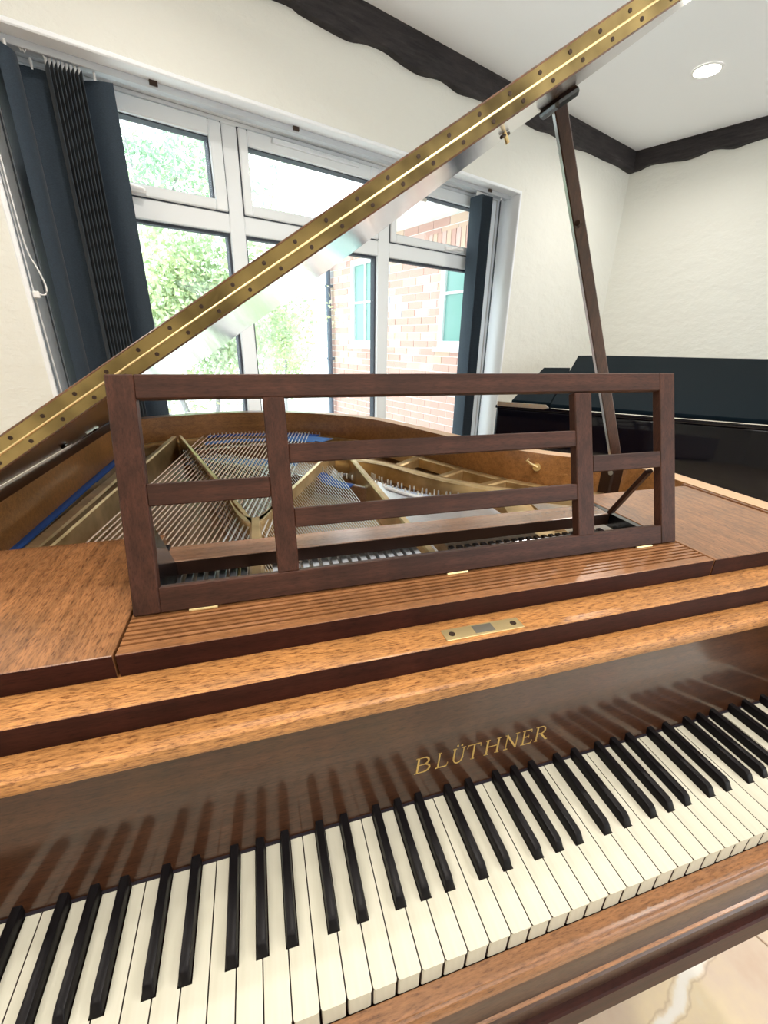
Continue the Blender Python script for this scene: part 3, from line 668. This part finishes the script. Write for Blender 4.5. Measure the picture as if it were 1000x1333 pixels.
# ---- music shelf: two flat panels, grooved board, rear bar
T0_, TT = .2150, .2418
box('shelf_panel', (-.702, -.4028, .2160, .510, T0_, TT), W['panel'], P, bev=.0008)
box('shelf_panel', (.4028, .6935, .2160, .510, T0_, TT), W['panel'], P, bev=.0008)
box('shelf_moulding', (.6945, .7035, .2160, .520, .225, .2440), W['y'], P, bev=.0015)
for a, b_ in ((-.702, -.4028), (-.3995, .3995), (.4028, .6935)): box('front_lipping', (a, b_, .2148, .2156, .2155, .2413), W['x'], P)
# grooved centre board
pts = [(.2156, .2155), (.2156, .2414), (.2161, TT)]
y = .2290
while y < .2785:
    pts += [(y, TT), (y + .0006, TT - .0055), (y + .0026, TT - .0055), (y + .0032, TT)]; y += .0078
pts += [(.290, TT), (.290, .2155)]
mk('grooved_board', *prism(pts, lambda u, v_, w_: (w_, u, v_), -.3995, .3995), W['shelf'], P)
box('shelf_rail', (-.3995, -.3880, .2905, .470, .2155, TT), BLACKWD, P)
box('shelf_rail', (.3880, .3995, .2905, .470, .2155, TT), BLACKWD, P)
box('rear_bar', (-.3875, .3875, .4105, .4615, .2195, TT), W['bar'], P, bev=.001)
box('bar_face', (-.3875, .3875, .4092, .4103, .2200, .2408), DARKWD, P)

# ---- music desk
B0 = Vector((0, .2775, .2438)); UU = (Vector((0, .3587, .5008)) - B0).normalized(); DN = Vector((1, 0, 0)).cross(UU)   # DN points away from the player? fixed below
if DN.y < 0: DN = -DN
def DK(x, h, d): p = B0 + UU * h + DN * d; return (x, p.y, p.z)
dk = thing('music_desk', tuple(B0), parent=P)
DT = .0145
def dbox(name, x0, x1, h0, h1, m, d0=0.0, d1=DT, bev=.0012, par=None):
    v = [DK(x, h, d) for h in (h0, h1) for x, d in ((x0, d0), (x1, d0), (x1, d1), (x0, d1))]
    return mk(name, v, BF, m, par or dk, bev=bev)
dbox('stile', -.3968, -.3685, .0002, .2695, W['desk_z']); dbox('stile', .3670, .3965, .0002, .2695, W['desk_z'])
dbox('stile', -.2342, -.2085, .0300, .2430, W['desk_z']); dbox('stile', .2080, .2375, .0285, .2418, W['desk_z'])
dbox('rail', -.3685, .3670, .2428, .2695, W['desk_x'], .0001); dbox('rail', -.3685, .3670, .0002, .0300, W['desk_x'], .0001)
dbox('rail', -.3685, -.2342, .1235, .1490, W['desk_x'], .0003); dbox('rail', .2375, .3670, .1232, .1485, W['desk_x'], .0003)
dbox('rail', -.2085, .2080, .1632, .1868, W['desk_x'], .0003); dbox('rail', -.2085, .2080, .0838, .1078, W['desk_x'], .0003)
for x in (-.3225, .005, .330):
    v, f = tube([(x - .0155, B0.y - .0012, B0.z - .0005), (x + .0155, B0.y - .0012, B0.z - .0005)], .0017, 8); mk('hinge', v, f, BRASS2, dk, smooth=True)
for s in (1,):
    a = Vector(DK(s * .3640, .118 if s > 0 else .104, DT + .004)); b_ = Vector((s * .3840, .4060, TT + .004))
    Join().add(*bar(a, b_, .014, .007, (0, -1, 0.3))).mk('strut', DARKWD if s < 0 else W['desk_x'], dk, bev=.001)

# ---- iron frame, soundboard, strings
ZS = .165
sb = [(p[0] * .999, p[1]) for p in inn if p[1] > .60]
mk('soundboard', *prism(sb, lambda u, v_, w_: (u, v_, w_), .100, .108), W['sound'], P)
fr = thing('iron_frame', (0, .9, .13), parent=P)
# front of the plate and pin block
mk('plate_web', *prism([(-.715, .30), (.70, .30), (.70, .60), (.36, .56), (.0, .555), (-.27, .555), (-.70, .60)], lambda u, v_, w_: (u, v_, w_), .118, .132), GOLD, fr, bev=.002)
def edge_strip(i0, i1, d0, d1, z0, z1, name, m=GOLD):
    seg = inn[i0:i1]; a = offset(seg, -d0); b_ = offset(seg, -d1); nn_ = len(seg); v = []
    for p, q in zip(a, b_): v += [(p[0], p[1], z0), (p[0], p[1], z1), (q[0], q[1], z1), (q[0], q[1], z0)]
    f = []
    for i in range(nn_ - 1):
        for k in range(4): f.append((i * 4 + k, i * 4 + (k + 1) % 4, i * 4 + 4 + (k + 1) % 4, i * 4 + 4 + k))
    f += [(0, 1, 2, 3), tuple((nn_ - 1) * 4 + k for k in (3, 2, 1, 0))]
    return mk(name, v, f, m, fr, smooth=True, angle=40)
NI = len(inn)
edge_strip(6, NI - 14, .002, .018, .120, .150, 'flange')
edge_strip(18, 42, .018, .055, .120, .146, 'tail_plate')
# struts: (front point, back point)
def strut(name, a, b_, wd=.024, z0=.135, z1=.182):
    a = Vector((a[0], a[1], 0)); b_ = Vector((b_[0], b_[1], 0)); d = (b_ - a).normalized(); s = Vector((-d.y, d.x, 0)); v = []
    for p in (a, b_):
        for q, z in ((-.5, z0), (.5, z0), (.42, z1 - .004), (.28, z1), (-.28, z1), (-.42, z1 - .004)):
            r = p + s * wd * q; v.append((r.x, r.y, z))
    return mk(name, v, [tuple(range(6)), tuple(range(11, 5, -1))] + [(k, (k + 1) % 6, 6 + (k + 1) % 6, 6 + k) for k in range(6)], GOLD, fr, smooth=True, angle=30)
strut('strut', (-.640, .56), (-.565, 1.63), .022, .11)
strut('flange_rail', (-.682, .56), (-.645, 1.30), .040, .12, .166)
strut('strut', (-.268, .66), (-.545, 1.64), .015, .11)
strut('strut', (-.268, .665), (-.020, 1.22), .016, .11)
strut('strut', (-.266, .30), (-.266, .69), .026, .135, .184)
strut('strut', (.045, .30), (.045, 1.22), .020, .11)
strut('strut', (.255, .30), (.372, .70), .085, .12, .168)
# rounded crotch where the two struts meet
v = []; f = []; nn_ = 10
for k in range(nn_ + 1):
    t = k / nn_; x = -.322 + .108 * t; y = .70 + .125 * (2 * abs(t - .5)) ** 2.2
    for dy, z in ((0, .11), (0, .182), (-.016 - .02 * (1 - abs(2 * t - 1)), .182), (-.016 - .02 * (1 - abs(2 * t - 1)), .11)): v.append((x, y + dy, z))
for k in range(nn_):
    for j in range(4): f.append((k * 4 + j, k * 4 + (j + 1) % 4, k * 4 + 4 + (j + 1) % 4, k * 4 + 4 + j))
f += [(0, 1, 2, 3), tuple(nn_ * 4 + j for j in (3, 2, 1, 0))]
mk('strut_crotch', v, f, GOLD, fr, smooth=True, angle=40)
strut('cross_piece', (-.05, 1.20), (.06, 1.22), .04)
# flange on the treble side: outer and inner rails with cross webs leaving open windows
outer_l = [(.205, 1.44), (.30, 1.20), (.385, 1.02), (.46, .885), (.56, .775), (.66, .70)]
inner_l = [(.02, 1.235), (.145, 1.13), (.235, .975), (.315, .87), (.43, .765), (.58, .665)]
so = spline([(a, b_, 0) for a, b_ in outer_l], 4); si = spline([(a, b_, 0) for a, b_ in inner_l], 4)
for a, b_ in zip(so[:-1], so[1:]): pass
def ribbon(name, pts, wd, z0, z1):
    P2 = [tuple(p[:2]) for p in pts]; a = offset(P2, wd / 2); b_ = offset(P2, -wd / 2); nn_ = len(P2); v = []
    for p, q in zip(a, b_): v += [(p[0], p[1], z0), (p[0], p[1], z1 - .003), (p[0] * .8 + q[0] * .2, p[1] * .8 + q[1] * .2, z1), (p[0] * .2 + q[0] * .8, p[1] * .2 + q[1] * .8, z1), (q[0], q[1], z1 - .003), (q[0], q[1], z0)]
    f = []
    for i in range(nn_ - 1):
        for k in range(6): f.append((i * 6 + k, i * 6 + (k + 1) % 6, i * 6 + 6 + (k + 1) % 6, i * 6 + 6 + k))
    f += [tuple(range(6)), tuple((nn_ - 1) * 6 + k for k in range(5, -1, -1))]
    return mk(name, v, f, GOLD, fr, smooth=True, angle=35)
ribbon('flange_rail', so, .030, .125, .160); ribbon('flange_rail', si, .034, .125, .166); ribbon('bearing_rail', [(p[0] - .022, p[1] - .045, 0) for p in si], .010, .125, .172)
for k in (0, 4, 8, 12, 16, 20): strut('cross_web', so[k][:2], si[min(k + 1, 20)][:2], .034, .13, .160)
# strings
SW_ = .0011
def string(name, a, b_, r, m):
    return mk(name, *tube([a, b_], r, 5), m, P, smooth=True)
st0 = {}
nb = 30
for i in range(nb):
    u = i / (nb - 1); x0 = -.615 + .315 * u; x1 = -.462 + .43 * u ** .9; y1 = 1.685 + .025 * math.sin(u * 3) - .02 * u
    string('bass_string', (x0, .36, ZS + .006), (x1, y1, ZS + .004), .0019, COPPER if i < 22 else STEEL)
nt = 60
for i in range(nt):
    u = i / (nt - 1); x0 = -.245 + .255 * u; y1 = 1.50 - .33 * u; x1 = -.52 + .50 * u
    string('tenor_string', (x0, .36, ZS - .010), (x1, y1, ZS - .012), .0011, STEEL)
nt = 72
HIT = [(.065, 1.00), (.10, .915), (.165, .83), (.235, .775), (.30, .73)]
HS = spline([(a, b_, 0) for a, b_ in HIT], 8)
for i in range(nt):
    u = i / (nt - 1); x0 = .07 + .24 * u; q = HS[min(int(u * 32), 32)]; q2 = HS[min(int(u * 32) + 1, 32)]; t = u * 32 - int(u * 32)
    string('treble_string', (x0, .36, ZS - .006), (q[0] + (q2[0] - q[0]) * t, q[1] + (q2[1] - q[1]) * t, ZS - .008), .0009, STEEL)
for i in range(48):
    u = i / 47; string('top_treble_string', (.37 + .23 * u, .36, ZS - .006), (.42 + .16 * u, .70 - .06 * u, ZS - .008), .0009, STEEL)
# bridges
mk('bass_bridge', *prism([(-.46, 1.42), (-.455, 1.45), (-.20, 1.50), (-.02, 1.44), (-.03, 1.41), (-.21, 1.465)], lambda u, v_, w_: (u, v_, w_), .108, ZS + .002), W['bar'], P, bev=.002)
ribbon('tenor_bridge', spline([(-.50, 1.40, 0), (-.30, 1.24, 0), (-.12, 1.08, 0), (.02, .95, 0), (.12, .83, 0), (.24, .72, 0)], 5), .024, .108, ZS - .013).data.materials[0] = W['bar']
# felts
def felt(pts, wd, z, m=FELT, th=.004):
    o = ribbon('felt_strip', spline([(a, b_, 0) for a, b_ in pts], 5), wd, z - th, z); o.data.materials[0] = m; return o
felt([(-.452, 1.715), (-.35, 1.722), (-.22, 1.712), (-.10, 1.690), (0.0, 1.640)], .048, .160)
felt([(-.455, 1.60), (-.30, 1.63), (-.12, 1.60), (-.02, 1.56)], .05, .156, LFELT)
felt([(-.48, 1.37), (-.30, 1.32), (-.12, 1.27)], .09, .146, LFELT)
felt([(-.13, 1.62), (-.03, 1.60), (.03, 1.55)], .08, .158, LFELT)
felt([(-.719, .70), (-.716, 1.1), (-.712, 1.5)], .022, .156, FELT, .008)
felt([(-.075, 1.10), (-.045, 1.00), (.0, .95)], .05, .153, FELT)
felt([(.085, .92), (.14, .84), (.22, .765), (.29, .72)], .04, .156, LFELT)
felt([(.085, .885), (.14, .80), (.22, .73)], .014, .164, WFELT)
# hitch pins along the tail and aliquot pins at the treble end
def pin(x, y, z, h=.014, r=.0022, name='hitch_pin', m=NICKEL): return mk(name, *tube([(x, y, z), (x, y + .002, z + h)], r, 6), m, P, smooth=True)
hp = None
for i in range(30):
    u = i / 29; x = -.44 + .45 * u; y = 1.722 - .018 * abs(u - .35) * 2 - .07 * max(0, u - .6) * 2
    if hp is None: hp = pin(x, y, .156); h0 = (x, y)
    else: clone(hp, x - h0[0], y - h0[1])
ap = None
for j, (dx, dy) in enumerate(((0, 0), (-.022, -.022))):
    for i in range(22):
        q = HS[int(i / 21 * 31)]; x, y = q[0] + .012 + dx, q[1] + .012 + dy
        if ap is None: ap = pin(x, y, .152, .015, .0026, 'aliquot_pin'); h1 = (x, y)
        else: clone(ap, x - h1[0], y - h1[1])
for i in range(8): clone(ap, -.07 + .012 * i - h1[0], 1.13 - .018 * i - h1[1])
# tuning pins
tp = None; nt_ = 0
for r_ in range(4):
    for i in range(52):
        x = -.62 + 1.23 * i / 51 + .006 * r_; y = .305 + .020 * r_
        if abs(x + .266) < .012 or abs(x - .033) < .02 or abs(x - .26) < .03: continue
        if tp is None: tp = mk('tuning_pin', *tube([(x, y, .132), (x, y - .004, .165)], .0032, 7), NICKEL, P, smooth=True); tp0 = (x, y)
        else: clone(tp, x - tp0[0], y - tp0[1])
# dampers
dmp = {}
DWD = {'b': mat('dark_damper_wood', (.05, .055, .065), .3, coat=.5), 't': mat('painted_shine_damper_wood', (.48, .52, .58), .25, coat=.8), 'h': BLACKWD}  # middle set pale: window shine on the tops put into the colour
for i in range(62):
    x = -.375 + .0155 * i
    if abs(x + .262) < .018 or abs(x - .03) < .026 or x > .37: continue
    kind = 'b' if x < -.28 else ('t' if x < .02 else 'h')
    if kind not in dmp:
        y0, y1, z1 = {'b': (.385, .470, .2110), 't': (.385, .470, .2110), 'h': (.394, .412, .2130)}[kind]
        o = mk('damper', *prism([(y0, .185), (y0, z1 - .006), (y0 + .005, z1), (y1, z1), (y1, .185)], lambda u, v_, w_: (w_, u, v_), x - .0050, x + .0050), DWD[kind], P, bev=.0008)
        fo = box('damper_felt', (x - .005, x + .005, y0 + .001, y1, .1812, .1848), WFELT, o)
        dmp[kind] = (o, x, fo)
    else:
        o0, xx, fo = dmp[kind]; c = clone(o0, x - xx); c2 = fo.copy(); COL.objects.link(c2); c2.parent = c
box('action_rest', (.058, .245, .370, .480, .180, .2060), W['sound'], P)
mk('dark_gap_plate', [(x, p[1], p[2]) for x in (-.3735, -.3712) for p in (DK(0, .004, DT + .001), DK(0, .106, DT + .001), (0, .4080, TT - .004), (0, .4080, TT - .020), (0, .300, TT - .02))], [(0, 1, 2, 3, 4), (9, 8, 7, 6, 5)] + [(k, (k + 1) % 5, 5 + (k + 1) % 5, 5 + k) for k in range(5)], BLACKWD, P)  # black plate added to stand in for the dark gap behind the desk
box('brass_spacer', (-.292, -.280, .385, .45, .17, .209), BRASS2, P, bev=.003)
# knob on the bentside (brass lid catch)
cx_, cy_, cz_ = .535, .845, .205
k1 = mk('lid_catch', *tube([(cx_ + .01, cy_ + .012, cz_), (cx_ - .002, cy_ - .004, cz_), (cx_ - .006, cy_ - .010, cz_)], .011, 14), BRASS2, P, smooth=True)
mk('catch_arm', *tube([(cx_ - .006, cy_ - .012, cz_ + .002), (cx_ - .030, cy_ - .008, cz_ + .014), (cx_ - .040, cy_ - .006, cz_ + .022), (cx_ - .034, cy_ - .006, cz_ + .028)], .0035, 8), BRASS2, k1, smooth=True)

# ---- lid
TL_ = math.radians(32.9); HX, HZ = -.763, .270
def LD(u, y, w_): return (HX + u * math.cos(TL_) - w_ * math.sin(TL_), y, HZ + u * math.sin(TL_) + w_ * math.cos(TL_))
YH = .5
lo = offset(inn, .056)
lo = [(p[0], p[1]) for p in lo if p[1] > YH]
lo = [(lo[0][0], YH)] + lo + [(lo[-1][0], YH)]
LTK = .0172
lid = mk('lid', *prism([(p[0] - HX, p[1]) for p in lo], lambda u, v_, w_: LD(u, v_, w_), -.0165, -.0002), W['lid'], P, bev=.001)
flap = mk('front_flap', *prism([(.004, YH + .0005), (1.514, YH + .0005), (1.50, .87), (.004, .87)], lambda u, v_, w_: LD(u, v_, w_), .0003, .0185), W['lid'], P, bev=.001)
for w0_, w1_ in ((-.0145, -.0012), (.0014, .0158)):
    lf = mk('hinge_leaf', [LD(u, y, w_) for w_ in (w0_, w1_) for u, y in ((.004, YH - .0012), (1.500, YH - .0012), (1.500, YH + .0004), (.004, YH + .0004))], BF, BRASS, P, label='long brass hinge leaf with dark screw holes')
    wc = (w0_ + w1_) / 2; s0 = None
    for i in range(28):
        u = .035 + .0520 * i + (0.016 if w0_ < 0 else 0)
        if u > 1.49: continue
        if s0 is None:
            v = [LD(u + .0028 * math.cos(a * math.pi / 4), y, wc + .0028 * math.sin(a * math.pi / 4)) for y in (YH - .0020, YH - .0008) for a in range(8)]
            s0 = mk('screw', v, [tuple(range(8)), tuple(range(8, 16))] + [(k, (k + 1) % 8, 8 + (k + 1) % 8, 8 + k) for k in range(8)], SCREW, lf); u0 = u
        else: clone(s0, (u - u0) * math.cos(TL_), 0, (u - u0) * math.sin(TL_))
mk('hinge_knuckle', *tube([LD(.004, YH - .0014, .0001), LD(1.50, YH - .0014, .0001)], .0016, 8), BRASS2, P, smooth=True)
# fittings on the underside
mk('lid_button', [LD(u, y, w_) for w_ in (-.0225, -.0165) for u, y in ((.08, .945), (.094, .945), (.094, .959), (.08, .959))], BF, BLACKWD, lid, bev=.002)
k2 = mk('lid_lock_pin', *tube([LD(1.20, .72, -.016), LD(1.20, .72, -.034)], .004, 8), BRASS2, lid, smooth=True)
mk('pin_bar', *tube([LD(1.178, .70, -.020), LD(1.222, .74, -.020)], .003, 7), SCREW, lid, smooth=True)
for y in (1.16,):
    mk('lid_hinge', [LD(u, yy, w_) for w_ in (-.020, -.0166) for u, yy in ((.015, y), (.065, y), (.065, y + .10), (.015, y + .10))], BF, NICKEL, lid, bev=.001)
    mk('hinge_arm', *tube([LD(.02, y + .05, -.018), LD(.075, y + .05, -.022)], .003, 6), SCREW, lid, smooth=True)
# prop
pa = Vector((.702, .712, .215)); pb = Vector(LD(1.365, .772, -.030))
prop = Join().add(*bar(pa, pb, .026, .020, (-.35, -.9, 0))).mk('lid_prop', [W['prop']], P, bev=.002)
mk('prop_pin', *tube([tuple(pa + (pb - pa) * .735 + Vector((-.012, -.014, 0))), tuple(pa + (pb - pa) * .735 + Vector((-.022, -.022, .002)))], .006, 8), SCREW, prop, smooth=True)
mk('prop_cup', [LD(u, y, w_) for w_ in (-.034, -.0166) for u, y in ((1.335, .74), (1.395, .74), (1.395, .80), (1.335, .80))], BF, BLACKWD, lid, bev=.006)
Join().box(.664, .704, .69, .735, .15, .235).mk('prop_block', DARKWD, P, bev=.004)
mk('prop_bolt', *tube([(.664, .70, .222), (.655, .69, .222)], .006, 8), NICKEL, P, smooth=True)

# ================================================================== BLACK GRAND PIANO
A_ = Vector((1.128, 1.596, 0)); D_ = Vector((.728, -.685, 0)).normalized(); N_ = Vector((-D_.y, D_.x, 0))
G = thing('grand_piano', tuple(A_ + D_ * .9 + N_ * .6 + Vector((0, 0, FZ))), 'glossy black grand piano with its lid barely raised, behind the walnut one', 'piano')
def GP(a, b_, z): p = A_ + D_ * a + N_ * b_; return (p.x, p.y, z)
body = [(-.26, .02), (-.26, .0), (-.24, -.008), (1.75, -.008), (1.75, 1.44), (1.10, 1.44), (.55, 1.25), (.15, .95), (-.10, .80), (-.24, .62)]
mk('case', *prism(body, lambda u, v_, w_: GP(u, v_, w_), -.13, .235), GLOSSB, G, bev=.008, seg=3, smooth=True)
mk('rim_moulding', *prism([(-.262, -.012), (1.75, -.012), (1.75, .03), (-.262, .03)], lambda u, v_, w_: GP(u, v_, w_), .236, .2515), GLOSSB, G, bev=.003, seg=2, smooth=True)
t8 = math.radians(8.2)
def GL(u, v_, w_, t=t8): return GP(u, v_ * math.cos(t) - w_ * math.sin(t), .272 + v_ * math.sin(t) + w_ * math.cos(t))
gl = mk('lid', *prism([(0, 0), (1.76, 0), (1.76, 1.45), (1.10, 1.45), (.55, 1.43), (.14, 1.42), (0, 1.38)], lambda u, v_, w_: GL(u, v_, w_), -.017, .002), [SATINB], G, bev=.003, seg=2)
t3 = math.radians(6.3)
mk('front_flap', *prism([(-.19, .02), (-.004, .02), (-.02, 1.10), (-.19, 1.06)], lambda u, v_, w_: GL(u, v_, w_, t3), -.030, .004), SATINB, G, bev=.003)
hs = mk('hinge', *prism([(-.255, 0), (-.215, 0), (-.03, 0), (-.004, .008), (-.02, .022), (-.255, .022)], lambda u, w_, d: GP(u, -.013 + d, .248 + w_), 0, .004), NICKEL, G, bev=.0005)
for i in range(8):
    q = GP(-.235 + .028 * i, -.015, .263); mk('screw', *tube([q, GP(-.235 + .028 * i, -.012, .263)], .0025, 6), BRASS2, hs)
mk('lid_hinge_strip', *tube([GP(.02, -.0135, .2545), GP(1.70, -.0135, .2545)], .0013, 6), NICKEL, G, smooth=True)
J = Join()
for i in range(60): J.add(*tube([GP(.05 + .009 * i, -.0125, .216), GP(.05 + .009 * i, -.0075, .216)], .0016, 5))
for (a, b_) in ((-.10, .62), (1.66, .10), (1.6, 1.3)):
    q = GP(a, b_, 0); mk('leg', *prism([(-.05, -.05), (.05, -.05), (.05, .05), (-.05, .05)], lambda u, v_, w_: (q[0] + u, q[1] + v_, w_), FZ, -.13), GLOSSB, G, bev=.01)
